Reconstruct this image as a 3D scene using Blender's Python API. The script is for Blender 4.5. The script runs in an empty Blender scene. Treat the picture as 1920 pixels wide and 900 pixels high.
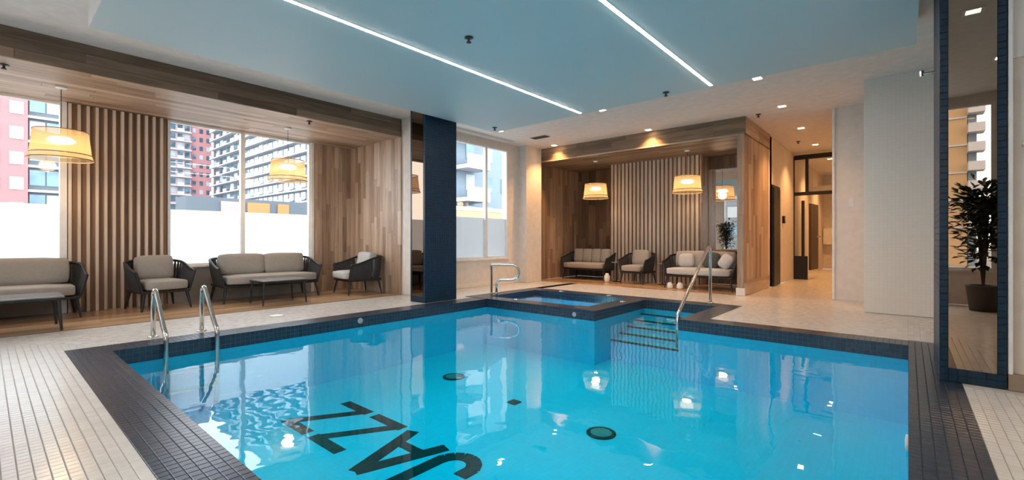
import bpy, math, random
from mathutils import Vector, Matrix, Euler
random.seed(7)
scene = bpy.context.scene
COL = scene.collection
PI = math.pi

# ------------------------------------------------------------------ camera
cam_d = bpy.data.cameras.new('camera'); cam = bpy.data.objects.new('camera', cam_d); COL.objects.link(cam)
cam.location = (0, 0, 1.05); cam.rotation_euler = (PI/2, 0, math.atan(743/858))
cam_d.sensor_width = 36; cam_d.lens = 858/1920*36; cam_d.clip_start = 0.05; cam_d.clip_end = 600
scene.camera = cam
# ------------------------------------------------------------------ world, exposure
SKY = 3.6
w = bpy.data.worlds.new('world'); scene.world = w; w.use_nodes = True
bg = w.node_tree.nodes['Background']; bg.inputs[0].default_value = (0.90, 0.95, 1.0, 1); bg.inputs[1].default_value = SKY
scene.view_settings.view_transform = 'Standard'; scene.view_settings.look = 'None'
scene.view_settings.gamma = 1; scene.view_settings.use_curve_mapping = False
scene.view_settings.exposure = 1.1
def portal(loc, rot, sx, sy):
    l = bpy.data.lights.new('window_portal', 'AREA'); l.shape = 'RECTANGLE'; l.size = sx; l.size_y = sy
    l.cycles.is_portal = True
    o = bpy.data.objects.new('window_portal', l); o.location = loc; o.rotation_euler = rot; COL.objects.link(o)
portal((-9.45, -0.1, 2.35), (0, -PI/2, 0), 1.6, 1.9)
portal((-9.45, 3.2, 2.35), (0, -PI/2, 0), 1.6, 2.4)
portal((-7.6, 7.05, 2.4), (0, -PI/2, 0), 1.8, 2.6)
portal((-0.3, -1.25, 1.9), (PI/2, 0, 0), 2.6, 2.7)
portal((-5.85, -1.25, 1.9), (PI/2, 0, 0), 2.1, 2.7)

# ------------------------------------------------------------------ materials
def nt(name):
    m = bpy.data.materials.new(name); m.use_nodes = True
    t = m.node_tree; return m, t, t.nodes['Principled BSDF'], t.nodes, t.links
def ramp(N, stops):
    r = N.new('ShaderNodeValToRGB'); e = r.color_ramp.elements
    e[0].position, e[0].color = stops[0][0], (*stops[0][1], 1)
    e[1].position, e[1].color = stops[-1][0], (*stops[-1][1], 1)
    for p, c in stops[1:-1]:
        k = e.new(p); k.color = (*c, 1)
    return r
def math_n(N, L, op, a, b=None, c=None):
    n = N.new('ShaderNodeMath'); n.operation = op
    for i, v in enumerate((a, b, c)):
        if v is None: continue
        if isinstance(v, (int, float)): n.inputs[i].default_value = v
        else: L.new(v, n.inputs[i])
    return n.outputs[0]
def plain(name, c, rough=.5, metal=0, noise=.06, scale=8, bump=0, spec=.5, coat=0):
    m, t, b, N, L = nt(name)
    g = N.new('ShaderNodeNewGeometry'); n = N.new('ShaderNodeTexNoise'); n.inputs['Scale'].default_value = scale
    n.inputs['Detail'].default_value = 4
    L.new(g.outputs['Position'], n.inputs['Vector'])
    r = ramp(N, [(.3, tuple(x*(1-noise) for x in c)), (.7, tuple(min(1, x*(1+noise)) for x in c))])
    L.new(n.outputs['Fac'], r.inputs[0]); L.new(r.outputs[0], b.inputs['Base Color'])
    b.inputs['Roughness'].default_value = rough; b.inputs['Metallic'].default_value = metal
    b.inputs['Specular IOR Level'].default_value = spec; b.inputs['Coat Weight'].default_value = coat
    if bump:
        bm = N.new('ShaderNodeBump'); bm.inputs['Strength'].default_value = bump; bm.inputs['Distance'].default_value = .004
        n2 = N.new('ShaderNodeTexNoise'); n2.inputs['Scale'].default_value = scale*20; L.new(g.outputs['Position'], n2.inputs['Vector'])
        L.new(n2.outputs['Fac'], bm.inputs['Height']); L.new(bm.outputs[0], b.inputs['Normal'])
    return m
def wood(name, axis, dark, mid, light, rough=.45):
    m, t, b, N, L = nt(name)
    g = N.new('ShaderNodeNewGeometry'); oi = N.new('ShaderNodeObjectInfo')
    mp = N.new('ShaderNodeMapping'); s = [22, 22, 22]; s[axis] = 1.6; mp.inputs['Scale'].default_value = s
    off = N.new('ShaderNodeVectorMath'); off.operation = 'SCALE'; cx = N.new('ShaderNodeCombineXYZ')
    for i in range(3): L.new(oi.outputs['Random'], cx.inputs[i])
    L.new(cx.outputs[0], off.inputs[0]); off.inputs['Scale'].default_value = 37
    ad = N.new('ShaderNodeVectorMath'); ad.operation = 'ADD'
    L.new(g.outputs['Position'], mp.inputs['Vector']); L.new(mp.outputs[0], ad.inputs[0]); L.new(off.outputs[0], ad.inputs[1])
    n = N.new('ShaderNodeTexNoise'); n.inputs['Scale'].default_value = 1; n.inputs['Detail'].default_value = 6; n.inputs['Distortion'].default_value = .6
    L.new(ad.outputs[0], n.inputs['Vector'])
    f = math_n(N, L, 'MULTIPLY_ADD', oi.outputs['Random'], .6, math_n(N, L, 'MULTIPLY_ADD', n.outputs['Fac'], .9, -.25))
    r = ramp(N, [(.05, dark), (.5, mid), (.95, light)]); L.new(f, r.inputs[0]); L.new(r.outputs[0], b.inputs['Base Color'])
    b.inputs['Roughness'].default_value = rough
    bm = N.new('ShaderNodeBump'); bm.inputs['Strength'].default_value = .15; bm.inputs['Distance'].default_value = .003
    L.new(n.outputs['Fac'], bm.inputs['Height']); L.new(bm.outputs[0], b.inputs['Normal'])
    return m
def tiles(name, c, grout, pitch=.05, gw=.07, rough=.25, var=.12, lines=True, off=(0, 0, 0), spec=.5):
    m, t, b, N, L = nt(name)
    g = N.new('ShaderNodeNewGeometry'); sp = N.new('ShaderNodeSeparateXYZ'); sn = N.new('ShaderNodeSeparateXYZ')
    L.new(g.outputs['Position'], sp.inputs[0]); L.new(g.outputs['True Normal'], sn.inputs[0])
    cells = []; mask = None
    for i in range(3):
        q = math_n(N, L, 'DIVIDE', math_n(N, L, 'SUBTRACT', sp.outputs[i], off[i]), pitch)
        q = math_n(N, L, 'ADD', q, math_n(N, L, 'MULTIPLY', sn.outputs[i], -.02))
        cells.append(math_n(N, L, 'FLOOR', q))
        fr = math_n(N, L, 'ABSOLUTE', math_n(N, L, 'SUBTRACT', math_n(N, L, 'FRACT', q), .5))
        ln = math_n(N, L, 'GREATER_THAN', fr, .5-gw/2)
        ln = math_n(N, L, 'MULTIPLY', ln, math_n(N, L, 'LESS_THAN', math_n(N, L, 'ABSOLUTE', sn.outputs[i]), .5))
        mask = ln if mask is None else math_n(N, L, 'MAXIMUM', mask, ln)
    cv = N.new('ShaderNodeCombineXYZ')
    for i in range(3): L.new(cells[i], cv.inputs[i])
    wn = N.new('ShaderNodeTexWhiteNoise'); L.new(cv.outputs[0], wn.inputs['Vector'])
    r = ramp(N, [(0, tuple(x*(1-var) for x in c)), (1, tuple(min(1, x*(1+var)) for x in c))]); L.new(wn.outputs['Value'], r.inputs[0])
    mx = N.new('ShaderNodeMix'); mx.data_type = 'RGBA'; mx.inputs[7].default_value = (*grout, 1)
    L.new(r.outputs[0], mx.inputs[6])
    if lines:
        L.new(mask, mx.inputs[0])
        L.new(math_n(N, L, 'MULTIPLY_ADD', mask, .5, rough), b.inputs['Roughness'])
        bm = N.new('ShaderNodeBump'); bm.inputs['Strength'].default_value = .4; bm.inputs['Distance'].default_value = .002; bm.invert = True
        L.new(mask, bm.inputs['Height']); L.new(bm.outputs[0], b.inputs['Normal'])
    else:
        mx.inputs[0].default_value = 0; b.inputs['Roughness'].default_value = rough
    L.new(mx.outputs[2], b.inputs['Base Color']); b.inputs['Specular IOR Level'].default_value = spec
    return m
def emit(name, c, s):
    m = bpy.data.materials.new(name); m.use_nodes = True; t = m.node_tree; t.nodes.clear()
    e = t.nodes.new('ShaderNodeEmission'); e.inputs[0].default_value = (*c, 1); e.inputs[1].default_value = s
    o = t.nodes.new('ShaderNodeOutputMaterial'); t.links.new(e.outputs[0], o.inputs[0]); return m
def glass_mat(name, tint=(1, 1, 1), ior=1.45, rough=.0, bump=0, bscale=3):
    m = bpy.data.materials.new(name); m.use_nodes = True; t = m.node_tree; N, L = t.nodes, t.links; N.clear()
    tr = N.new('ShaderNodeBsdfTransparent'); tr.inputs[0].default_value = (*tint, 1)
    gl = N.new('ShaderNodeBsdfGlossy'); gl.inputs['Roughness'].default_value = rough
    fr = N.new('ShaderNodeFresnel'); bf = N.new('ShaderNodeNewGeometry')
    L.new(math_n(N, L, 'MULTIPLY_ADD', bf.outputs['Backfacing'], 1/ior-ior, ior), fr.inputs[0])
    mx = N.new('ShaderNodeMixShader'); o = N.new('ShaderNodeOutputMaterial')
    L.new(fr.outputs[0], mx.inputs[0]); L.new(tr.outputs[0], mx.inputs[1]); L.new(gl.outputs[0], mx.inputs[2]); L.new(mx.outputs[0], o.inputs[0])
    if bump:
        g = N.new('ShaderNodeNewGeometry'); n = N.new('ShaderNodeTexNoise'); n.inputs['Scale'].default_value = bscale; n.inputs['Detail'].default_value = 1.5
        L.new(g.outputs['Position'], n.inputs['Vector'])
        b = N.new('ShaderNodeBump'); b.inputs['Strength'].default_value = bump; b.inputs['Distance'].default_value = .02
        L.new(n.outputs['Fac'], b.inputs['Height']); L.new(b.outputs[0], gl.inputs['Normal']); L.new(b.outputs[0], fr.inputs['Normal'])
    return m
def frosted(name, k=1.0):
    m = bpy.data.materials.new(name); m.use_nodes = True; t = m.node_tree; N, L = t.nodes, t.links; N.clear()
    a = N.new('ShaderNodeBsdfTranslucent'); a.inputs[0].default_value = (.93*k, .95*k, .97*k, 1)
    d = N.new('ShaderNodeBsdfDiffuse'); d.inputs[0].default_value = (.85*k, .87*k, .9*k, 1)
    mx = N.new('ShaderNodeMixShader'); mx.inputs[0].default_value = .25; o = N.new('ShaderNodeOutputMaterial')
    L.new(a.outputs[0], mx.inputs[1]); L.new(d.outputs[0], mx.inputs[2]); L.new(mx.outputs[0], o.inputs[0]); return m

WD, WM, WL = (.22, .14, .092), (.45, .32, .23), (.66, .52, .40)
WOOD = [wood('wood_grain_x', 0, WD, WM, WL), wood('wood_grain_y', 1, WD, WM, WL), wood('wood_grain_z', 2, WD, WM, WL)]
SHADEDW = [wood('shaded_fascia_wood_'+'xyz'[i], i, (.07, .042, .026), (.19, .125, .08), (.33, .22, .14)) for i in range(3)]  # same wood, the fascia's shade put into a darker colour
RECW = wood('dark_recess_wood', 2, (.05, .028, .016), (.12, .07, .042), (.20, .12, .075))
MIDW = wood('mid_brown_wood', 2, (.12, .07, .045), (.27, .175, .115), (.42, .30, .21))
SLATW = wood('slat_wood', 2, (.50, .39, .30), (.62, .50, .40), (.72, .60, .50))
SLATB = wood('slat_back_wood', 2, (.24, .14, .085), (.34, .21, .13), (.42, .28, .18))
SLATF = wood('pale_slat_wood', 2, (.32, .25, .2), (.42, .34, .28), (.50, .42, .36))
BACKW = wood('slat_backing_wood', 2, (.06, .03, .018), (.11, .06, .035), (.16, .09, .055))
FLOORW = wood('floor_wood', 1, (.32, .18, .09), (.50, .31, .18), (.64, .43, .27), rough=.2)
CREAM, CGR = (.67, .635, .60), (.40, .35, .31)
DECK = tiles('deck_tile_grid', CREAM, CGR, rough=.26, spec=.8)
DECKT = tiles('deck_tile_glaze', CREAM, CGR, rough=.22, lines=False, var=.05, spec=.8)
GROUT = plain('grout', CGR, .8)
NAVY, NGR = (.009, .022, .046), (.018, .032, .055)
NAVYG = tiles('navy_tile_grid', NAVY, NGR, rough=.27, var=.15, spec=.85)
NAVYT = tiles('navy_tile_glaze', NAVY, NGR, rough=.27, lines=False, var=.15, spec=.85)
BLUEC = (.003, .024, .052)
BLUEG = tiles('blue_column_tile_grid', BLUEC, (.01, .035, .06), rough=.35, var=.2, spec=.35)
BLUET = tiles('blue_column_tile_glaze', BLUEC, (.01, .035, .06), rough=.35, lines=False, var=.2, spec=.35)
NGROUT = plain('dark_grout', NGR, .8)
AQUA = tiles('aqua_pool_tile', (.005, .60, .86), (.01, .55, .78), rough=.4, gw=.05, var=.03, pitch=.05)
LETTER = plain('black_mosaic', (.004, .006, .009), .5)
STEPEDGE = plain('dark_nosing_tile', (.02, .035, .05), .5)
WALLP = plain('warm_white_paint', (.74, .68, .63), .6)
WALLT = tiles('wall_fine_tile', (.82, .76, .70), (.76, .70, .64), rough=.5, pitch=.045, gw=.06, var=.015)
CEILP = plain('white_ceiling_paint', (.74, .71, .69), .7)
CLOUDP = plain('blue_grey_ceiling_paint', (.56, .66, .68), .55, noise=.02, scale=1)
WHITEF = plain('white_window_frame', (.80, .79, .78), .4)
TAUPE = plain('taupe_sill_wall', (.34, .30, .27), .6)
BLACKM = plain('black_frame_metal', (.012, .011, .011), .4, .3)
STEEL = plain('polished_steel', (.62, .60, .57), .18, 1)
MIRROR = plain('bronze_mirror_glass', (.36, .275, .21), .01, 1, noise=0)
MIRCLR = plain('clear_mirror_glass', (.72, .66, .60), .01, 1, noise=0)
ROPE = plain('charcoal_rope', (.035, .035, .038), .7, scale=40, bump=.3)
LEGM = plain('charcoal_metal', (.018, .018, .02), .45, .2)
CUSH = plain('taupe_cushion_fabric', (.33, .30, .275), .9, scale=30, bump=.3)
CUSHL = plain('light_cushion_fabric', (.50, .49, .49), .9, scale=30, bump=.3)
CUSHD = plain('dark_throw_fabric', (.07, .075, .08), .95, scale=30, bump=.4)
TTOP = plain('grey_table_top', (.20, .20, .205), .2)
WHITEP = plain('white_plastic', (.78, .77, .75), .4)
VENTM = plain('grey_vent_metal', (.35, .34, .33), .5)
DARKP = plain('dark_fitting', (.03, .03, .03), .5)
GLASS = glass_mat('window_glass', (.97, .98, .98), 1.35)
FROST = frosted('frosted_film'); FROST_SHADED = frosted('shaded_frosted_film', .6)  # second film: same glass, weaker daylight put into its darker colour
WATER = glass_mat('pool_water', (.15, .92, .97), 1.46, .012, .12, 4.0)
SPAW = glass_mat('spa_water', (.4, .9, 1.0), 1.33, .03, .25, 9)
LEDM = emit('led_strip_light', (1, .88, .76), 56)
BULBM = emit('downlight_glow', (1, .66, .34), 18)
INNERM = emit('pendant_bulb_glow', (1, .86, .66), 4)
def shade_mat():
    m = bpy.data.materials.new('woven_shade'); m.use_nodes = True; t = m.node_tree; N, L = t.nodes, t.links; N.clear()
    g = N.new('ShaderNodeNewGeometry'); sp = N.new('ShaderNodeSeparateXYZ'); L.new(g.outputs['Position'], sp.inputs[0])
    wv = math_n(N, L, 'FRACT', math_n(N, L, 'MULTIPLY', sp.outputs[2], 78))
    r = ramp(N, [(0, (.85, .52, .22)), (1, (.98, .66, .34))]); L.new(wv, r.inputs[0])
    e = N.new('ShaderNodeEmission'); e.inputs[1].default_value = .17; L.new(r.outputs[0], e.inputs[0])
    d = N.new('ShaderNodeBsdfTranslucent'); d.inputs[0].default_value = (.20, .13, .06, 1)
    tr = N.new('ShaderNodeBsdfTransparent')
    a = N.new('ShaderNodeAddShader'); L.new(e.outputs[0], a.inputs[0]); L.new(d.outputs[0], a.inputs[1])
    mx = N.new('ShaderNodeMixShader'); mx.inputs[0].default_value = .3; o = N.new('ShaderNodeOutputMaterial')
    L.new(a.outputs[0], mx.inputs[1]); L.new(tr.outputs[0], mx.inputs[2]); L.new(mx.outputs[0], o.inputs[0]); return m
SHADE = shade_mat()
LEAF = plain('leaf', (.022, .032, .02), .45, scale=30, noise=.3)
STEM = plain('stem', (.06, .045, .03), .8)
POT = plain('dark_pot', (.05, .045, .04), .5)

# ------------------------------------------------------------------ builders
def tag(o, label=None, cat=None, group=None, kind=None):
    if label: o['label'] = label
    if cat: o['category'] = cat
    if group: o['group'] = group
    if kind: o['kind'] = kind
    return o
def empty(name, loc, rz=0, label=None, cat=None, group=None, kind=None):
    o = bpy.data.objects.new(name, None); o.location = loc; o.rotation_euler = (0, 0, rz); o.empty_display_size = .1
    COL.objects.link(o); return tag(o, label, cat, group, kind)
class MB:
    def __init__(s): s.v = []; s.f = []
    def box(s, x0, x1, y0, y1, z0, z1):
        n = len(s.v)
        s.v += [(x0,y0,z0),(x1,y0,z0),(x1,y1,z0),(x0,y1,z0),(x0,y0,z1),(x1,y0,z1),(x1,y1,z1),(x0,y1,z1)]
        s.f += [(n,n+3,n+2,n+1),(n+4,n+5,n+6,n+7),(n,n+1,n+5,n+4),(n+1,n+2,n+6,n+5),(n+2,n+3,n+7,n+6),(n+3,n,n+4,n+7)]
        return s
    def tube(s, pts, r, n=8, cap=True, closed=False):
        pts = [Vector(p) for p in pts]; base = len(s.v); m = len(pts); up = None
        for i, p in enumerate(pts):
            a = pts[i-1] if (i or closed) else p; b = pts[(i+1) % m] if (i < m-1 or closed) else p
            t = (b-a).normalized()
            if up is None: up = Vector((0,0,1)) if abs(t.z) < .9 else Vector((1,0,0))
            x = t.cross(up).normalized(); y = x.cross(t).normalized(); up = y
            rr = r[i] if isinstance(r, (list, tuple)) else r
            for k in range(n):
                q = p + (x*math.cos(2*PI*k/n) + y*math.sin(2*PI*k/n))*rr; s.v.append(tuple(q))
        for i in range(m if closed else m-1):
            j = (i+1) % m
            for k in range(n):
                l = (k+1) % n
                s.f.append((base+i*n+k, base+i*n+l, base+j*n+l, base+j*n+k))
        if cap and not closed:
            s.f.append(tuple(base+k for k in range(n))[::-1]); s.f.append(tuple(base+(m-1)*n+k for k in range(n)))
        return s
    def lathe(s, prof, c=(0,0,0), n=24, sx=1, sy=1):
        base = len(s.v); m = len(prof)
        for r, z in prof:
            for k in range(n):
                a = 2*PI*k/n; s.v.append((c[0]+r*sx*math.cos(a), c[1]+r*sy*math.sin(a), c[2]+z))
        for i in range(m-1):
            for k in range(n):
                l = (k+1) % n; s.f.append((base+i*n+k, base+i*n+l, base+(i+1)*n+l, base+(i+1)*n+k))
        if prof[0][0] > 0: s.f.append(tuple(base+k for k in range(n))[::-1])
        if prof[-1][0] > 0: s.f.append(tuple(base+(m-1)*n+k for k in range(n)))
        return s
    def prism(s, poly, z0, z1):
        n = len(s.v); m = len(poly)
        s.v += [(x,y,z0) for x,y in poly] + [(x,y,z1) for x,y in poly]
        s.f.append(tuple(range(n, n+m))[::-1]); s.f.append(tuple(range(n+m, n+2*m)))
        for i in range(m): j = (i+1) % m; s.f.append((n+i, n+j, n+m+j, n+m+i))
        return s
    def mesh(s, name, mat, smooth=False):
        me = bpy.data.meshes.new(name); me.from_pydata(s.v, [], s.f); me.validate()
        import bmesh
        b = bmesh.new(); b.from_mesh(me); bmesh.ops.recalc_face_normals(b, faces=b.faces); b.to_mesh(me); b.free()
        if smooth: me.polygons.foreach_set('use_smooth', [True]*len(me.polygons))
        me.materials.append(mat); return me
    def build(s, name, mat, parent=None, bevel=0, smooth=False, loc=None, label=None, cat=None, group=None, kind=None):
        o = bpy.data.objects.new(name, s.mesh(name, mat, smooth)); COL.objects.link(o)
        if parent: o.parent = parent
        if loc: o.location = loc
        if bevel:
            m = o.modifiers.new('bevel', 'BEVEL'); m.width = bevel; m.segments = 2; m.limit_method = 'ANGLE'
        return tag(o, label, cat, group, kind)
def cushion(name, x0, x1, y0, y1, z0, z1, mat, parent, r=.05, puff=.02, tilt=None):
    import bmesh
    b = bmesh.new(); bmesh.ops.create_cube(b, size=1)
    bmesh.ops.subdivide_edges(b, edges=b.edges[:], cuts=5, use_grid_fill=True)
    sx, sy, sz = x1-x0, y1-y0, z1-z0
    for v in b.verts:
        p = v.co*2
        q = [p.x*sx/2, p.y*sy/2, p.z*sz/2]; h = (sx/2, sy/2, sz/2); rr = min(r, min(h)*.95)
        inner = [max(-(h[i]-rr), min(h[i]-rr, q[i])) for i in range(3)]
        d = Vector(q)-Vector(inner)
        if d.length > 1e-6: d = d.normalized()*rr
        c = Vector(inner)+d
        for i in range(3):
            j, k = (i+1) % 3, (i+2) % 3
            c[i] += (1 if c[i] > 0 else -1)*puff*(1-p[j]**2)*(1-p[k]**2)*(abs(p[i]) > .95)
        v.co = c
    me = bpy.data.meshes.new(name); b.to_mesh(me); b.free()
    me.polygons.foreach_set('use_smooth', [True]*len(me.polygons)); me.materials.append(mat)
    o = bpy.data.objects.new(name, me); COL.objects.link(o); o.parent = parent
    o.location = ((x0+x1)/2, (y0+y1)/2, (z0+z1)/2)
    if tilt: o.rotation_euler = tilt
    return o
def copy_tree(o, parent=None):
    c = o.copy(); COL.objects.link(c)
    if parent: c.parent = parent
    for ch in o.children: copy_tree(ch, c)
    return c
_cube = {}
def unit_cube(mat, name):
    k = (mat.name, name)
    if k not in _cube: _cube[k] = MB().box(-.5,.5,-.5,.5,-.5,.5).mesh(name, mat)
    return _cube[k]
def piece(name, x0, x1, y0, y1, z0, z1, mat, parent=None, origin=(0,0,0)):
    o = bpy.data.objects.new(name, unit_cube(mat, name)); COL.objects.link(o)
    o.location = ((x0+x1)/2-origin[0], (y0+y1)/2-origin[1], (z0+z1)/2-origin[2]); o.scale = (abs(x1-x0), abs(y1-y0), abs(z1-z0))
    if parent: o.parent = parent
    return o
def planks(parent, box, along, across, width, mats=None, lmin=.9, lmax=2.0, gap=.003, mat=None, name='plank'):
    """fill a flat box with individual planks; along/across are axis indices"""
    lo = [box[0], box[2], box[4]]; hi = [box[1], box[3], box[5]]
    n = max(1, round((hi[across]-lo[across])/width)); wd = (hi[across]-lo[across])/n
    thin = 3-along-across
    for i in range(n):
        a = lo[along]; first = True
        while a < hi[along]-1e-4:
            l = random.uniform(lmin, lmax)*(random.uniform(.35, 1) if first else 1); first = False
            e = min(hi[along], a+l)
            if hi[along]-e < .25: e = hi[along]
            b0, b1 = lo[:], hi[:]
            b0[across] = lo[across]+i*wd+gap/2; b1[across] = lo[across]+(i+1)*wd-gap/2
            b0[along] = a+gap/2; b1[along] = e-gap/2
            piece(name, b0[0], b1[0], b0[1], b1[1], b0[2], b1[2], mat or WOOD[along], parent)
            a = e
CT, ST = math.cos(math.atan(743/858)), math.sin(math.atan(743/858))
def view(x, y, z=0):
    d = -x*ST+y*CT; r = x*CT+y*ST
    return (960+858*r/d, 450-858*(z-1.05)/d, d) if d > .05 else (9e9, 9e9, d)
def infield(x, y, z=0, dmax=4.6):
    a, b, d = view(x, y, z)
    return d > .05 and d < dmax and -60 < a < 1980 and b < 980
def tile_mesh(pitch=.05, h=.004, gap=.0035, bv=.0018):
    a = pitch/2-gap/2; b = a-bv
    return ([(-a,-a,-h),(a,-a,-h),(a,a,-h),(-a,a,-h),(-a,-a,-bv),(a,-a,-bv),(a,a,-bv),(-a,a,-bv),(-b,-b,0),(b,-b,0),(b,b,0),(-b,b,0)],
            [(0,1,5,4),(1,2,6,5),(2,3,7,6),(3,0,4,7),(4,5,9,8),(5,6,10,9),(6,7,11,10),(7,4,8,11),(8,9,10,11)])
TV, TF = tile_mesh()
def lay_tiles(parent, cells, mat, nmax, place, name='tile'):
    """place(c) -> 4x4 matrix; first nmax cells as objects, others joined"""
    me = bpy.data.meshes.new(name); me.from_pydata(TV, [], TF); me.materials.append(mat)
    for c in cells[:nmax]:
        o = bpy.data.objects.new(name, me); COL.objects.link(o); o.matrix_local = place(c); o.parent = parent
    V, F = [], []
    for c in cells[nmax:]:
        M = place(c); n = len(V)
        V += [tuple(M @ Vector(v)) for v in TV]; F += [tuple(n+k for k in f) for f in TF]
    if V:
        m2 = bpy.data.meshes.new(name+'_field'); m2.from_pydata(V, [], F); m2.materials.append(mat)
        o = bpy.data.objects.new(name+'_field', m2); COL.objects.link(o); o.parent = parent; o['kind'] = 'stuff'
def flat(c): return Matrix.Translation((c[0], c[1], c[2] if len(c) > 2 else 0))

# ================================================================== SETTING
ZC, ZS, ZP = 3.38, 3.04, 3.10
XW, XB, XP = -9.25, -7.40, -7.35        # window wall, bulkhead line, pool side wall
Y0 = -1.0
PX0, PX1, PY0, PY1 = -5.70, 0.0, .80, 6.05
# ---- floor (slab pieces around pool and spa)
fl = MB()
for r in ((XB, -6.05, Y0, 9.9), (-6.05, 3.2, Y0, .50), (.30, 3.2, .50, 9.9), (-6.25, -2.0, 7.95, 9.9), (-2.0, .30, 6.35, 9.9),
          (-2.34, -1.0, 9.9, 20.0)):
    fl.box(r[0], r[1], r[2], r[3], -.30, -.004)
floor = fl.build('floor', DECK, kind='structure')
def deck_ok(x, y):
    if not infield(x, y): return False
    if x < -6.05: return x > XB
    if y < .50: return True
    return x > .30 and not (y > 4.65 and x > .18) and not (y > 4.6)
cells = [((i+.5)*.05, (j+.5)*.05) for i in range(-148, 64) for j in range(-20, 94) if deck_ok((i+.5)*.05, (j+.5)*.05)]
def vis(c):
    a, b, d = view(*c); return (not (0 <= a <= 1920 and b <= 900), d)
cells.sort(key=vis)
lay_tiles(floor, cells, DECKT, 300, flat)
# ---- pool coping
cp = MB()
for r in ((-6.05, PX0, .50, 5.90), (PX0, .30, .50, PY0), (PX1, .30, PY0, 6.35), (-2.31, PX1, PY1, 6.35), (-2.31, -2.0, 6.35, 7.60), (-2.31, -2.0, 7.60, 7.95)):
    cp.box(r[0], r[1], r[2], r[3], -.15, -.004)
coping = cp.build('pool_coping', NAVYG, kind='structure')
cells = []
for r in ((-6.05, PX0, .50, 5.90), (PX0, .30, .50, PY0), (PX1, .30, PY0, 6.35)):
    for i in range(round(r[0]/.05), round(r[1]/.05)):
        for j in range(round(r[2]/.05), round(r[3]/.05)):
            x, y = (i+.5)*.05, (j+.5)*.05
            if infield(x, y, dmax=5.6) and not (y > 4.7 and x > .18): cells.append((x, y))
cells.sort(key=vis)
lay_tiles(coping, cells, NAVYT, 300, flat)
# ---- pool basin
ZF = -.80
pb = MB()
pb.box(PX0-.2, PX1+.2, PY0-.2, 7.8, ZF-.1, ZF)
for r in ((PX0-.2, PX0, PY0-.2, 5.9), (PX0, PX1, PY0-.2, PY0), (PX1, PX1+.2, PY0-.2, 6.2), (-2.31, PX1, PY1, PY1+.2), (-2.31, -2.11, 6.25, 7.6), (-3.5, -2.11, 7.6, 7.8), (-3.7, -3.5, 5.9, 7.8), (PX0-.2, -3.7, 5.9, 6.1)):
    pb.box(r[0], r[1], r[2], r[3], ZF, -.15)
basin = pb.build('pool_basin', AQUA, kind='structure')
# steps in the bay
for k in range(5):
    y = 6.40+k*.26; z = -.50+k*.07
    st = MB().box(-3.5, -2.31, y, 7.6, z-.07 if k else ZF, z-.004).build('step', AQUA, basin)
    MB().box(-3.5, -2.31, y-.004, y+.045, z-.02, z).build('nosing', STEPEDGE, st)
# lettering on the pool floor
def stroke(a, b, wd):
    a, b = Vector(a), Vector(b); t = (b-a).normalized(); n = Vector((-t.y, t.x))*wd/2
    return [tuple(a+n), tuple(b+n), tuple(b-n), tuple(a-n)]
def letter(polys, label):
    m = MB()
    for i, p in enumerate(polys): m.prism(p, ZF, ZF+.003+.0006*i)
    m.build('letter', LETTER, basin, label=label)
def zed(x0, x1):
    yt, yb, t = 1.98, 2.75, .115
    letter([[(x0, yt), (x1, yt), (x1, yt+t), (x0, yt+t)], [(x0, yb-t), (x1, yb-t), (x1, yb), (x0, yb)],
            [(x0, yt+t*.6), (x0+.13, yt+t*.6), (x1, yb-t*.6), (x1-.13, yb-t*.6)]], 'black letter Z')
zed(-4.25, -3.75); zed(-4.84, -4.35)
letter([stroke((-3.34, 1.94), (-3.62, 2.72), .13), stroke((-3.34, 1.94), (-3.11, 2.70), .13), stroke((-3.50, 2.48), (-3.20, 2.48), .10)], 'black letter A')
jp = [(-2.98, 1.95), (-2.98, 2.50)] + [(-2.81+.17*math.cos(a), 2.50+.19*math.sin(a)) for a in [PI*(1-i/8) for i in range(1, 8)]] + [(-2.65, 2.45)]
letter([stroke(jp[i], (jp[i+1][0]+(jp[i+1][0]-jp[i][0])*.12, jp[i+1][1]+(jp[i+1][1]-jp[i][1])*.12), .13) for i in range(len(jp)-1)], 'black letter J with a hooked foot')
for x, y, r in ((-4.636, 4.155, .15), (-2.219, 3.863, .14)):
    d = MB().lathe([(r, 0), (r, .012), (r*.8, .016), (r*.72, .010)], (x, y, ZF), 28).build('floor_drain', LETTER, basin, smooth=False)
    g = MB()
    for i in range(-5, 6):
        h = math.sqrt(max(0, (r*.72)**2-(i*r*.13)**2)); g.box(x-h, x+h, y+i*r*.13-.004, y+i*r*.13+.004, ZF+.010, ZF+.015)
    g.build('grate', VENTM, d)
MB().box(-3.45, -3.33, 3.89, 4.01, ZF, ZF+.012).build('floor_sensor_plate', LETTER, basin)
# ---- spa
sp = MB()
SX0, SX1, SY0, SY1 = -5.93, -3.83, 6.2, 7.6
sp.box(-6.25, -3.5, 5.9, SY0, -.15, 0); sp.box(-6.25, -3.5, SY1, 7.95, -.15, 0); sp.box(-6.25, SX0, SY0, SY1, -.15, 0); sp.box(SX1, -3.5, SY0, SY1, -.15, 0)
sp.box(-3.5, -2.31, 7.6, 7.95, -.15, 0); sp.box(-6.25, -6.05, 5.86, 5.9, -.15, -.004)
spa = sp.build('spa_coping', NAVYG, kind='structure')
ss = MB(); ss.box(SX0-.1, SX1+.1, SY0-.1, SY1+.1, -.72, -.62)
for r in ((SX0-.1, SX0, SY0, SY1), (SX1, SX1+.1, SY0, SY1), (SX0, SX1, SY0-.1, SY0), (SX0, SX1, SY1, SY1+.1)): ss.box(*r, -.62, -.15)
sb = ss.build('spa_basin', AQUA, kind='structure')
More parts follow.
